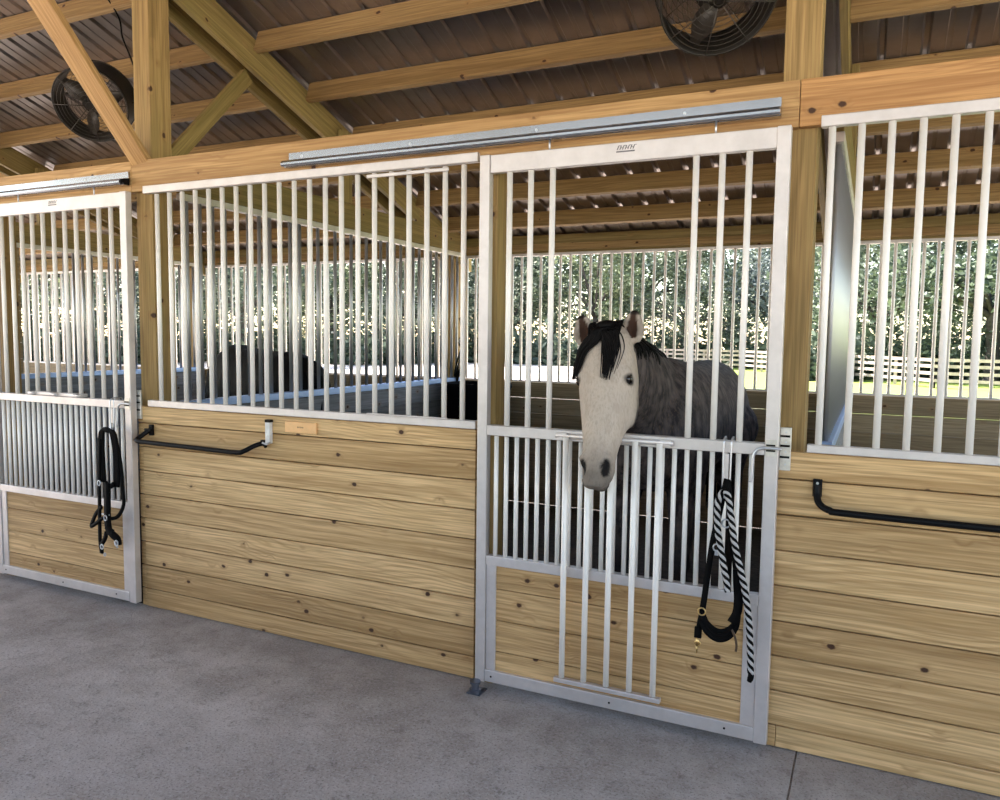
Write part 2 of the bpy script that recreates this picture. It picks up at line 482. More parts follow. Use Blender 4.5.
# partitions between stalls
def partition(xc, lab):
    t = empty('stall_partition', (xc, 0, 0), lab, 'partition')
    mb = MB(); z = 0.0
    for k in range(8):
        mb.box((-.019, .18, z), (.019, 3.46, z + .1375), 1); z += .140
    mb.obj('board_panel', M_PART, t, .002)
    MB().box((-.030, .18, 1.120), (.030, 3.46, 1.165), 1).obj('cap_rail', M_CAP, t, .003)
    MB().box((-.022, .18, 2.292), (.022, 3.46, 2.330), 1).obj('top_rail', M_ALU, t, .003)
    n = 34; put_bars([.23 + (3.42 - .23) * k / (n - 1) for k in range(n)], 0, 1.16, 2.295, t, mat=M_PBAR, vertical_axis='y')
    MB().box((-.019, .18, 2.332), (.019, 3.46, 2.512), 1).obj('header_board', M_ROOFW, t, .003)
    return t
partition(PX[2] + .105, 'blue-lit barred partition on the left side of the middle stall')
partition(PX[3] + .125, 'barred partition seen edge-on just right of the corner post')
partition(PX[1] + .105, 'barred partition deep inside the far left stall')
# solid upper boarding by the front post of the far left partition
mb = MB(); z = 1.17
while z < 2.28:
    mb.box((PX[1] + .127, .18, z), (PX[1] + .150, 1.42, z + .137), 1); z += .14
tag(mb.obj('board_screen', M_STALL), 'brown board screen filling the left edge of the far left stall', 'screen')

# back grilles, one per stall
names = ['back grille of slim bars in the left stall behind the black horse', 'back grille of slim bars behind the grey horse', 'back grille of slim bars across the right stall']
for k, (a, b) in enumerate(((PX[1], PX[2]), (PX[2], PX[3]), (PX[3], PX[4]))):
    a += PW; b -= PW
    g = empty('back_grille', (0, 3.56, 0), names[k], 'grille')
    rail((a, .035, 1.134), (b, .062, 1.150), 'bottom_rail', g); rail((a, .035, 2.290), (b, .062, 2.315), 'top_rail', g)
    n = int((b - a) / BP); put_bars([a + (b - a) * (q + .5) / n for q in range(n)], .052, 1.145, 2.30, g)
g = empty('back_grille', (0, 3.56, 0), 'back grille of slim bars beyond the far left partition', 'grille')
a, b = PX[0] + PW, PX[1] - PW
rail((a, .035, 1.134), (b, .062, 1.150), 'bottom_rail', g); rail((a, .035, 2.290), (b, .062, 2.315), 'top_rail', g)
n = int((b - a) / BP); put_bars([a + (b - a) * (q + .5) / n for q in range(n)], .052, 1.145, 2.30, g)

# ------------------------------------------------------------------ sliding doors
def make_mark(parent, x, z, y, s=1.0):
    mb = MB()
    def st(x0, z0, x1, z1, w_=.0022):
        mb.add([(x0 - w_, y, z0), (x0 + w_, y, z0), (x1 + w_, y, z1), (x1 - w_, y, z1)], [(0, 1, 2, 3)])
    for i in range(7):
        q = x + i * .0105 * s
        st(q, z, q + .006 * s, z + .016 * s); 
        if i % 2 == 0: mb.add([(q + .006 * s, y, z + .014 * s), (q + .014 * s, y, z + .014 * s), (q + .014 * s, y, z + .0165 * s), (q + .006 * s, y, z + .0165 * s)], [(0, 1, 2, 3)])
        else: mb.add([(q + .002 * s, y, z + .006 * s), (q + .011 * s, y, z + .006 * s), (q + .011 * s, y, z + .0085 * s), (q + .002 * s, y, z + .0085 * s)], [(0, 1, 2, 3)])
    mb.box((x - .004, y - .0003, z - .010 * s), (x + .070 * s, y, z - .0045 * s))
    return mb.obj('maker_mark', M_MARK, parent)

def door(xl, opened, label):
    D = empty('stall_gate', (xl, 0, 0), label, 'stall door')
    Wd = 1.235; yf, yb = -.060, -.020
    rail((0, yf, .03), (.046, yb, 2.312), 'stile', D); rail((Wd - .048, yf, .03), (Wd, yb, 2.312), 'stile', D)
    rail((.048, yf + .003, 2.236), (Wd - .048, yb - .004, 2.310), 'top_rail', D)
    rail((.048, yf - .002, 1.130), (Wd - .048, yb, 1.174), 'middle_rail', D)
    rail((.048, yf + .001, .560), (Wd - .048, yb, .602), 'lower_rail', D)
    rail((.048, yf - .002, .036), (Wd - .048, yb, .090), 'bottom_rail', D)
    # upper bars
    k0 = .132; DP = .0961; ups = [k0 + DP * k for k in range(11)]
    hole = range(3, 8)
    put_bars([x for i, x in enumerate(ups) if i not in hole], -.040, 1.17, 2.24, D)
    # lower bars, twice as close
    put_bars([k0 + DP * .5 * k for k in range(-1, 22)], -.040, .598, 1.134, D, r=BL)
    # boards in the foot of the door
    mb = MB(); z = .086
    for q in (.177, .317, .457, .564): mb.box((.046, -.046, z), (Wd - .046, -.026, q - .0035), 0); z = q
    mb.box((.046, -.028, .088), (Wd - .046, -.0245, .56), 0)
    mb.obj('board_panel', M_WALL, D, .002)
    for a_, b_ in ((.048, .094), (Wd - .100, Wd - .048)): rail((a_, yf + .007, .089), (b_, yb - .002, .561), 'inner_stile', D)
    # yoke gate
    cx = [k0 + DP * k for k in hole]
    if opened: y = rail((cx[0] - .032, -.101, .120), (cx[-1] + .032, -.075, .140), 'yoke_gate', D)
    else: y = rail((cx[0] - .035, -.067, 1.176), (cx[-1] + .035, -.025, 1.196), 'yoke_gate', D)
    mb = MB()
    if opened:
        put_bars(cx, -.088, .142, 1.150, y)
        mb.tube([(cx[0] - .05, -.073, 1.152), (cx[-1] + .05, -.073, 1.152)], .011, 10)
        for x in (cx[0] - .02, cx[2], cx[-1] + .02): mb.box((x - .02, -.082, 1.140), (x + .02, -.062, 1.164))
        mb.obj('hinge', M_ALU, y)
    else:
        put_bars(cx, -.040, 1.195, 2.240, y)
        for x in (cx[0] - .01, cx[2], cx[-1] + .01): mb.tube([(x - .03, -.071, 1.186), (x + .03, -.071, 1.186)], .010, 10)
        mb.obj('hinge', M_ALU, y)
    # hangers to the track
    for x in (.31, .97):
        MB().tube([(x, -.045, 2.30), (x, -.045, 2.362)], .004, 8).obj('hanger_bolt', M_STEEL, D)
    # latch: plate on the stile, rod with a hanging handle
    mb = MB().box((Wd - .044, -.064, 1.128), (Wd - .004, -.059, 1.190)); lp = mb.obj('latch_plate', M_GALV, D, .001)
    hp = smooth_path([(Wd + .012, -.088, 1.158), (Wd - .03, -.088, 1.160), (Wd - .065, -.090, 1.155), (Wd - .084, -.092, 1.128), (Wd - .088, -.093, 1.06), (Wd - .092, -.093, 1.03)], 5)
    hp = [p + V((0, .015, 0)) for p in hp]; MB().tube(hp, .0055, 8).obj('latch_handle', M_STEEL, lp)
    for z in (1.166, 1.146): MB().box((Wd - .042, -.069, z), (Wd - .010, -.063, z + .006)).obj('latch_slot', M_BLACK, lp)
    mb = MB()
    for x, z in ((.08, .063), (.62, .063), (1.08, .063)): mb.tube([(x, yf - .004, z), (x, yf, z)], .0045, 8)
    mb.obj('screw', M_BLACK, D)
    make_mark(D, .598, 2.281, -.0575)
    return D
door(-1.532, True, 'aluminium sliding stall door with the grey horse\'s head over it')
door(-4.914, False, 'aluminium sliding stall door at the left, its top bars closed')

# tracks
def track(x0, x1, label, darkcap):
    t = empty('door_track', (0, 0, 0), label, 'track')
    prof = [(-.0, 2.425), (-.008, 2.425), (-.008, 2.390), (-.026, 2.387), (-.046, 2.383), (-.060, 2.377), (-.068, 2.367), (-.068, 2.358), (-.060, 2.351), (-.056, 2.351), (-.056, 2.357), (-.042, 2.357), (-.042, 2.350), (-.012, 2.350), (-.0, 2.350)]
    prof = [(y - .002, z) for y, z in prof]
    MB().prism(prof, x0, x1).obj('rail_body', M_TRACK, t)
    for x in (x1,):
        MB().prism([(p[0] * .96 - .001, 2.352 + (p[1] - 2.352) * .96) for p in prof[2:-1]], x - .002, x + (.012 if darkcap else .003)).obj('end_cap', M_BLACK if darkcap else M_TRACK, t)
    mb = MB(); x = x0 + .08
    while x < x1: mb.tube([(x, -.0125, 2.405), (x, -.006, 2.405)], .006, 8); x += .61
    mb.obj('screw', M_STEEL, t)
track(-2.597, -.340, 'long bright galvanised track above the grey horse\'s door', False)
track(-5.97, -3.712, 'galvanised door track at the upper left, ending beside the post', True)

# strike plate on the right post and catch by the left post
def strike(x, label):
    t = empty('strike_plate', (x, 0, 0), label, 'latch plate')
    MB().box((0, -.012, 1.072), (.040, .000, 1.232)).obj('plate', M_GALV, t, .002)
    for z in (1.196, 1.160, 1.118): MB().box((.002, -.0145, z), (.036, -.0115, z + .008)).obj('slot', M_BLACK, t)
    mb = MB()
    for z in (1.215, 1.178, 1.142, 1.095): mb.tube([(.022, -.0155, z), (.022, -.0115, z)], .004, 8)
    mb.obj('screw', M_STEEL, t)
strike(-.298, 'pale steel latch plate on the boards beside the horse\'s door')
strike(-3.699, 'steel latch catch beside the left stall door')
# floor roller guide
t = empty('door_guide', (-1.500, -.115, 0), 'small steel roller guide on the floor at the horse door\'s left foot', 'door guide')
MB().box((-.035, -.02, 0), (.03, .055, .006)).obj('foot_plate', M_DKSTEEL, t, .001)
MB().tube([(0, -.004, .006), (0, -.004, .022), (0, -.004, .0221), (0, -.004, .048), (0, -.004, .0481), (0, -.004, .058)], [.026, .026, .016, .016, .024, .024], 16, sm=False).obj('roller', M_DKSTEEL, t)

# ------------------------------------------------------------------ fittings on the boards
def blanket_bar(p, label, bracket_len=.0, far=True):
    t = empty('blanket_bar', (0, 0, 0), label, 'blanket bar')
    MB().tube(smooth_path(p, 7), .0125, 12).obj('rod', M_BLACK, t)
    return t
t = blanket_bar([(-.162, -.012, 1.030), (-.162, -.020, .995), (-.150, -.040, .965), (-.115, -.060, .949), (-.05, -.066, .945), (.5, -.066, .943), (1.05, -.066, .941), (1.10, -.06, .945), (1.13, -.04, .965), (1.14, -.02, .995), (1.14, -.012, 1.03)],
    'long black blanket bar on the boards right of the horse\'s door')
for x in (-.162, 1.14):
    MB().box((x - .016, -.012, .985), (x + .016, 0, 1.050)).obj('bracket', M_BLACK, t, .003)
    MB().tube([(x, -.015, 1.035), (x, -.011, 1.035)], .005, 8).obj('screw', M_STEEL, t)
t = blanket_bar([(x - .032, y, z) for x, y, z in ((-3.552, -.014, 1.018), (-3.575, -.035, .995), (-3.590, -.065, .972), (-3.575, -.085, .962), (-3.50, -.09, .960), (-3.1, -.09, .955), (-2.86, -.09, .952), (-2.81, -.082, .962), (-2.775, -.05, .985), (-2.745, -.014, 1.000))],
    'black blanket bar on the boards between the two doors')
MB().box((-3.598, -.016, .985), (-3.570, 0, 1.045)).obj('bracket', M_BLACK, t, .003)
MB().box((-3.617, -.030, 1.008), (-3.567, -.014, 1.024)).obj('bracket', M_BLACK, t, .003)
MB().box((-2.792, -.020, .985), (-2.764, 0, 1.015)).obj('bracket', M_BLACK, t, .003)
MB().tube([(-2.777, -.012, 1.0), (-2.747, -.030, .985)], .009, 8).obj('bracket', M_BLACK, t)
t = empty('bridle_hook', (-2.732, 0, 0), 'white upright hook bracket under the grille by the blanket bar\'s end', 'hook')
MB().box((-.022, -.026, 1.000), (.008, -.002, 1.120)).obj('plate', M_WHITE, t, .003)
MB().box((-.022, -.028, 1.108), (.010, -.001, 1.122)).obj('cap', M_BLACK, t, .001)
MB().tube([(.012, -.026, 1.005), (.008, -.05, 1.000), (-.01, -.06, 1.01)], .005, 8).obj('pin', M_STEEL, t)
pl = empty('name_plaque', (-2.540, 0, 0), 'small orange wooden plaque beneath the middle grille', 'plaque')
MB().box((-.098, -.012, 1.064), (.098, 0, 1.120), 0).obj('board', M_PLAQUE, pl, .003)
mb = MB()
for i in range(5): mb.box((-.018 + i * .008, -.0125, 1.090 + (i % 2) * .001), (-.013 + i * .008, -.012, 1.097))
mb.obj('printed_line', plain('brown_print', (.35, .17, .07), .6), pl)

# ------------------------------------------------------------------ tack hanging on the doors
def strap(mb, pts, w_=.010, th=.004, k=6):
    """flat webbing strap"""
    q = smooth_path(pts, k); vs = []; rings = []
    for i, p in enumerate(q):
        t = (q[min(i + 1, len(q) - 1)] - q[max(i - 1, 0)]).normalized()
        n = V((0, -1, 0)); s_ = t.cross(n)
        if s_.length < 1e-4: s_ = V((1, 0, 0))
        s_.normalize(); n = s_.cross(t).normalized()
        rings.append([p + s_ * w_ + n * th, p - s_ * w_ + n * th, p - s_ * w_ - n * th, p + s_ * w_ - n * th])
    return mb.loft(rings)
def ring(mb, c, r, rt=.003, ax='y', n=16):
    pts = []
    for i in range(n + 1):
        a = 2 * PI * i / n
        pts.append((c[0] + r * math.cos(a), c[1], c[2] + r * math.sin(a)) if ax == 'y' else (c[0], c[1] + r * math.cos(a), c[2] + r * math.sin(a)))
    return mb.tube(pts, rt, 6, cap=False)

# aluminium hangers hooked over the middle rails
def door_hook(x, label, L=.17):
    t = empty('door_hook', (x, 0, 1.17), label, 'hook')
    for s_ in (-1, 1):
        MB().tube(smooth_path([(s_ * .014, -.030, -.02), (s_ * .014, -.030, .012), (s_ * .014, -.055, .018), (s_ * .014, -.084, .008), (s_ * .014, -.088, -.03), (s_ * .012, -.090, -L), (s_ * .004, -.094, -L - .03), (0, -.118, -L - .030), (0, -.13, -L - .012)], 5), .0035, 8).obj('wire', M_STEEL, t)
    MB().box((-.007, -.091, -L + .01), (.007, -.086, -.04)).obj('tongue', M_ALU, t, .001)
    return t
door_hook(-.473, 'steel wire hook over the horse door\'s middle rail')
door_hook(-3.795, 'steel wire hook over the left door\'s middle rail', .13)

# braided black and white lead rope, doubled over the hook
path1 = smooth_path([(-.352, -.150, .335), (-.356, -.150, .42), (-.366, -.150, .54), (-.388, -.146, .66), (-.425, -.140, .80), (-.446, -.134, .92), (-.462, -.126, .985), (-.478, -.124, .990), (-.494, -.128, .95), (-.490, -.136, .86), (-.470, -.146, .76), (-.452, -.152, .68), (-.442, -.156, .63)], 26)
rope = empty('lead_rope', (-.44, 0, 0), 'black and white twisted lead rope hanging on the horse\'s door', 'lead rope')
def helix(path, r, turns, phase, rt, ox):
    n = len(path); pts = []
    acc = 0.0; up = V((0, 1, 0))
    for i, p in enumerate(path):
        t = (path[min(i + 1, n - 1)] - path[max(i - 1, 0)]).normalized()
        s_ = t.cross(up).normalized() if t.cross(up).length > 1e-4 else V((1, 0, 0)); n2 = s_.cross(t)
        if i: acc += (p - path[i - 1]).length
        a = acc * turns * 2 * PI + phase
        pts.append(p + s_ * r * math.cos(a) + n2 * r * math.sin(a) - V((ox, 0, 0)))
    return pts
for ph, m, nm in ((0, M_WHITEROPE, 'white_strand'), (PI * .5, M_NYLON, 'black_strand'), (PI, M_WHITEROPE, 'white_strand'), (PI * 1.5, M_NYLON, 'black_strand')):
    MB().tube(helix(path1, .0064, 16, ph, .008, -.44), .0064, 7).obj(nm, m, rope)
mb = MB().tube(smooth_path([(.088, -.15, .345), (.090, -.15, .325), (.084, -.15, .305)], 4), [.008] * 3 + [.011] * 4 + [.009] * 2, 10)
mb.obj('end_tassel', M_NYLON, rope)

# black leather halter with brass fittings, in front of the rope
H = empty('halter', (-.478, 0, .05), 'black halter with brass snap hanging left of the rope on the horse\'s door', 'halter')
def hp(*p): return [(x + .50, y, z) for x, y, z in p]
mb = MB()
strap(mb, hp((-.487, -.118, .99), (-.500, -.115, .93), (-.512, -.112, .86), (-.530, -.110, .76), (-.545, -.110, .64), (-.556, -.110, .53), (-.562, -.112, .478)), .011)
strap(mb, hp((-.487, -.112, .985), (-.478, -.108, .90), (-.470, -.105, .80), (-.452, -.105, .70), (-.438, -.108, .60), (-.430, -.110, .54)), .011)
mb.obj('crown_strap', M_NYLON, H)
mb = MB()
for k, (dx, dz) in enumerate(((0, 0), (.004, -.018), (-.004, -.034))):
    strap(mb, hp((-.562 + dx, -.112 - .006 * k, .478 + dz), (-.54, -.125 - .004 * k, .440 + dz), (-.50, -.132, .418 + dz), (-.46, -.130, .432 + dz), (-.432, -.12, .478 + dz), (-.428, -.112, .54)), .008)
mb.obj('nose_band', M_NYLON, H)
mb = MB(); strap(mb, hp((-.437, -.13, .66), (-.432, -.135, .60), (-.428, -.137, .55), (-.432, -.137, .50), (-.45, -.137, .46)), .016, .006)
mb.obj('crown_pad', M_NYLON, H)
mb = MB(); strap(mb, hp((-.562, -.115, .478), (-.570, -.118, .43), (-.574, -.12, .385)), .009); strap(mb, hp((-.573, -.12, .415), (-.574, -.12, .375)), .013, .007)
mb.obj('chin_strap', M_NYLON, H)
mb = MB(); ring(mb, (-.062, -.122, .478), .014); mb.obj('brass_ring', M_BRASS, H)
mb = MB(); ring(mb, (-.074, -.122, .352), .010); mb.tube(hp((-.574, -.122, .375), (-.575, -.122, .342)), .006, 8); mb.tube(hp((-.577, -.122, .345), (-.577, -.122, .315)), .0035, 6)
mb.obj('brass_snap', M_BRASS, H)['label'] = 'brass snap'
mb = MB(); ring(mb, (.015, -.122, .825), .015); ring(mb, (-.014, -.122, .73), .014); mb.box((-.022, -.122, .70), (.0, -.114, .72))
mb.obj('buckle', M_STEEL, H)['label'] = 'steel buckle'
mb = MB(); strap(mb, hp((-.455, -.128, .44), (-.438, -.132, .41), (-.430, -.132, .375), (-.432, -.13, .35)), .004, .002)
mb.obj('leather_tail', plain('brown_leather', (.09, .05, .025), .5), H)

# black rope halter and lead bunched on the left door
H = empty('rope_halter', (-3.795, 0, -.02), 'black rope halter and lead bunched on the left stall door', 'halter')
H.scale = (.84, 1, 1)
def q(*p): return [(x + 3.86, y, z) for x, y, z in p]
mb = MB()
for k in range(5):
    o = (k - 2) * .009
    mb.tube(smooth_path(q((-3.918 + o, -.118 - .006 * (k % 2), .74), (-3.926 + o, -.118, .90), (-3.915 + o, -.122, 1.00), (-3.885 + o * .5, -.128, 1.035), (-3.850, -.130, 1.035 - o * .4), (-3.800 + o, -.126, 1.02), (-3.782 + o, -.120, .90), (-3.790 + o, -.118, .72)), 6), .0088, 8)
mb.obj('lead_coil', M_NYLON, H)
mb = MB()
strap(mb, q((-3.92, -.13, .98), (-3.935, -.13, .80), (-3.945, -.128, .60), (-3.955, -.125, .42), (-3.950, -.122, .345)), .011, .005)
strap(mb, q((-3.79, -.12, 1.01), (-3.75, -.115, .86), (-3.738, -.112, .70), (-3.735, -.115, .62), (-3.775, -.122, .56), (-3.83, -.128, .54), (-3.90, -.132, .54), (-3.98, -.13, .50), (-4.045, -.12, .475), (-4.03, -.12, .505), (-3.98, -.125, .56), (-3.92, -.13, .60)), .010, .005)
strap(mb, q((-3.87, -.135, .74), (-3.83, -.135, .72), (-3.79, -.135, .74)), .012, .006)
strap(mb, q((-3.845, -.14, .74), (-3.850, -.14, .62), (-3.855, -.138, .52), (-3.84, -.135, .45)), .022, .008)
strap(mb, q((-3.86, -.14, .50), (-3.82, -.138, .46), (-3.775, -.13, .43), (-3.77, -.128, .40)), .020, .007)
strap(mb, q((-3.87, -.138, .46), (-3.90, -.13, .42), (-3.94, -.125, .38), (-3.95, -.12, .33)), .012, .006)
strap(mb, q((-3.86, -.138, .48), (-3.80, -.14, .47)), .012, .006)
mb.obj('straps', M_NYLON, H)
for c_, r_ in (((-.065, -.140, .735), .014), ((.085, -.14, .41), .015), ((-.055, -.14, .375), .013), ((.0, -.148, .545), .014), ((-.06, -.12, .325), .009)):
    mb = MB(); ring(mb, c_, r_, .0035); mb.obj('metal_ring', M_STEEL, H)
MB().box((-.04, -.146, .560), (.03, -.14, .568)).obj('buckle', M_STEEL, H)
MB().tube(q((-3.79, -.14, .42), (-3.765, -.14, .385)), .006, 8).obj('snap', M_STEEL, H)

# ------------------------------------------------------------------ fans
def fan(loc, R, rx, rz, label, cord):
    t = empty('stall_fan', loc, label, 'fan'); t.rotation_euler = (rx, 0, rz)
    mb = MB()
    def circ(r, z, rt, n=40): mb2.tube([(r * math.cos(2 * PI * i / n), r * math.sin(2 * PI * i / n), z) for i in range(n + 1)], rt, 6, cap=False)
    prof = [(R, -.09), (R * .985, -.06), (R * .97, 0), (R * .985, .06), (R, .09)]
    n = 48; rings = []
    for rr, z in prof: rings.append([(rr * math.cos(2 * PI * i / n), rr * math.sin(2 * PI * i / n), z) for i in range(n)])
    for rr, z in reversed(prof): rings.append([((rr - .004) * math.cos(2 * PI * i / n), (rr - .004) * math.sin(2 * PI * i / n), z) for i in range(n)])
    mb.loft(rings + [rings[0]], cap=False); mb2 = mb; circ(R, .09, .006); circ(R, -.09, .006)
    mb.obj('drum', M_FAN, t)
    for zz, nm in ((-.095, 'guard'), (.095, 'guard')):
        mb2 = MB(); k = 1
        while k * .022 < R: circ(k * .022, zz * (1.12 - .12 * (k * .022 / R) ** 2), .0014, 36); k += 1
        for j in range(8):
            a = 2 * PI * j / 8; mb2.tube([(.03 * math.cos(a), .03 * math.sin(a), zz * 1.13), (R * math.cos(a), R * math.sin(a), zz)], .0025, 6)
        mb2.obj(nm, M_WIRE, t)
    MB().tube([(0, 0, -.085), (0, 0, -.08), (0, 0, .01), (0, 0, .03)], [.06, .085, .085, .05], 20, sm=False).obj('motor', M_FAN, t)
    MB().tube([(0, 0, -.103), (0, 0, -.112)], .055, 20).obj('hub_disc', M_FAN, t)
    for j in range(3):
        a0 = 2 * PI * j / 3 + .3; rings = []
        for i in range(7):
            r_ = .05 + (R * .90 - .05) * i / 6; wd = .045 + .075 * math.sin(PI * min(1, (i + 1) / 6.5)); tw = .9 - .07 * i
            ca, sa = math.cos(a0), math.sin(a0); c = V((ca * r_, sa * r_, .045)); s_ = V((-sa, ca, 0)) * math.cos(tw) + V((0, 0, 1)) * math.sin(tw) * .6
            n_ = V((ca, sa, 0)).cross(s_).normalized() * .002
            rings.append([c - s_ * wd / 2 + n_, c + s_ * wd / 2 + n_, c + s_ * wd / 2 - n_, c - s_ * wd / 2 - n_])
        MB().loft(rings).obj('blade', M_WIRE, t)
    # yoke bracket to the purlin
    MB().tube(smooth_path([(R * 1.01, 0, 0), (R * 1.10, 0, -.02), (R * 1.05, 0, -.16), (0, 0, -.24), (-R * 1.05, 0, -.16), (-R * 1.10, 0, -.02), (-R * 1.01, 0, 0)], 5), .008, 8).obj('yoke_bracket', M_FAN, t)
    if cord:
        MB().tube(smooth_path(cord, 6), .004, 8).obj('power_cord', M_BLACK, t)
    return t
fan((-4.62, .50, 3.04), .228, math.radians(121), math.radians(30), 'round black fan under the roof at the upper left, behind the post', None)
fan((-.69, .50, 3.055), .243, math.radians(136), math.radians(27), 'round black fan cut by the top edge near the right post', None)
cd = MB().tube(smooth_path([(-4.30, .30, 3.75 - .12), (-4.14, .30, 3.42), (-4.11, .30, 3.30), (-4.02, .28, 3.16), (-3.94, .26, 3.02), (-3.86, .2, 2.86)], 6), .005, 8).obj('power_cord', M_BLACK)
tag(cd, 'thin black cord drooping from the roof to the left post', 'cord')

# ------------------------------------------------------------------ horses
def ring_pts(c, side, up, a, bu, bd, n=28, e=2.0):
    out = []
    for k in range(n):
        t = 2 * PI * k / n; ct, st = math.cos(t), math.sin(t)
        x = math.copysign(abs(ct) ** (2 / e), ct) * a
        y = math.copysign(abs(st) ** (2 / e), st) * (bu if st > 0 else bd)
        out.append(V(c) + side * x + up * y)
    return out
X_ = V((1, 0, 0))
def bake(mb, voxel, smooth_it=5):
    """one closed skin around all the overlapping volumes"""
    me = mb.mesh('tmp'); bm = bmesh.new(); bm.from_mesh(me); bmesh.ops.recalc_face_normals(bm, faces=bm.faces); bm.to_mesh(me); bm.free()
    o = link(bpy.data.objects.new('tmp', me))
    m = o.modifiers.new('r', 'REMESH'); m.mode = 'VOXEL'; m.voxel_size = voxel
    m2 = o.modifiers.new('s', 'SMOOTH'); m2.iterations = smooth_it; m2.factor = .6
    dg = bpy.context.evaluated_depsgraph_get(); dg.update()
    out = bpy.data.meshes.new_from_object(o.evaluated_get(dg))
    bpy.data.objects.remove(o); bpy.data.meshes.remove(me)
    return out

def limb(mb, pts):
    """pts: (x, y, z, r) joints"""
    P = [V(p[:3]) for p in pts]; R = [p[3] for p in pts]
    q = smooth_path(P, 5); rr = []
    for i in range(len(P) - 1):
        for j in range(5):
            t = j / 5; rr.append(R[i] * (1 - t) + R[i + 1] * t)
    rr.append(R[-1]); mb.tube(q, rr, 16)
    for p, r in ((P[0], R[0]), (P[-1], R[-1])): mb.ball(p, r * .98, 14, 8)

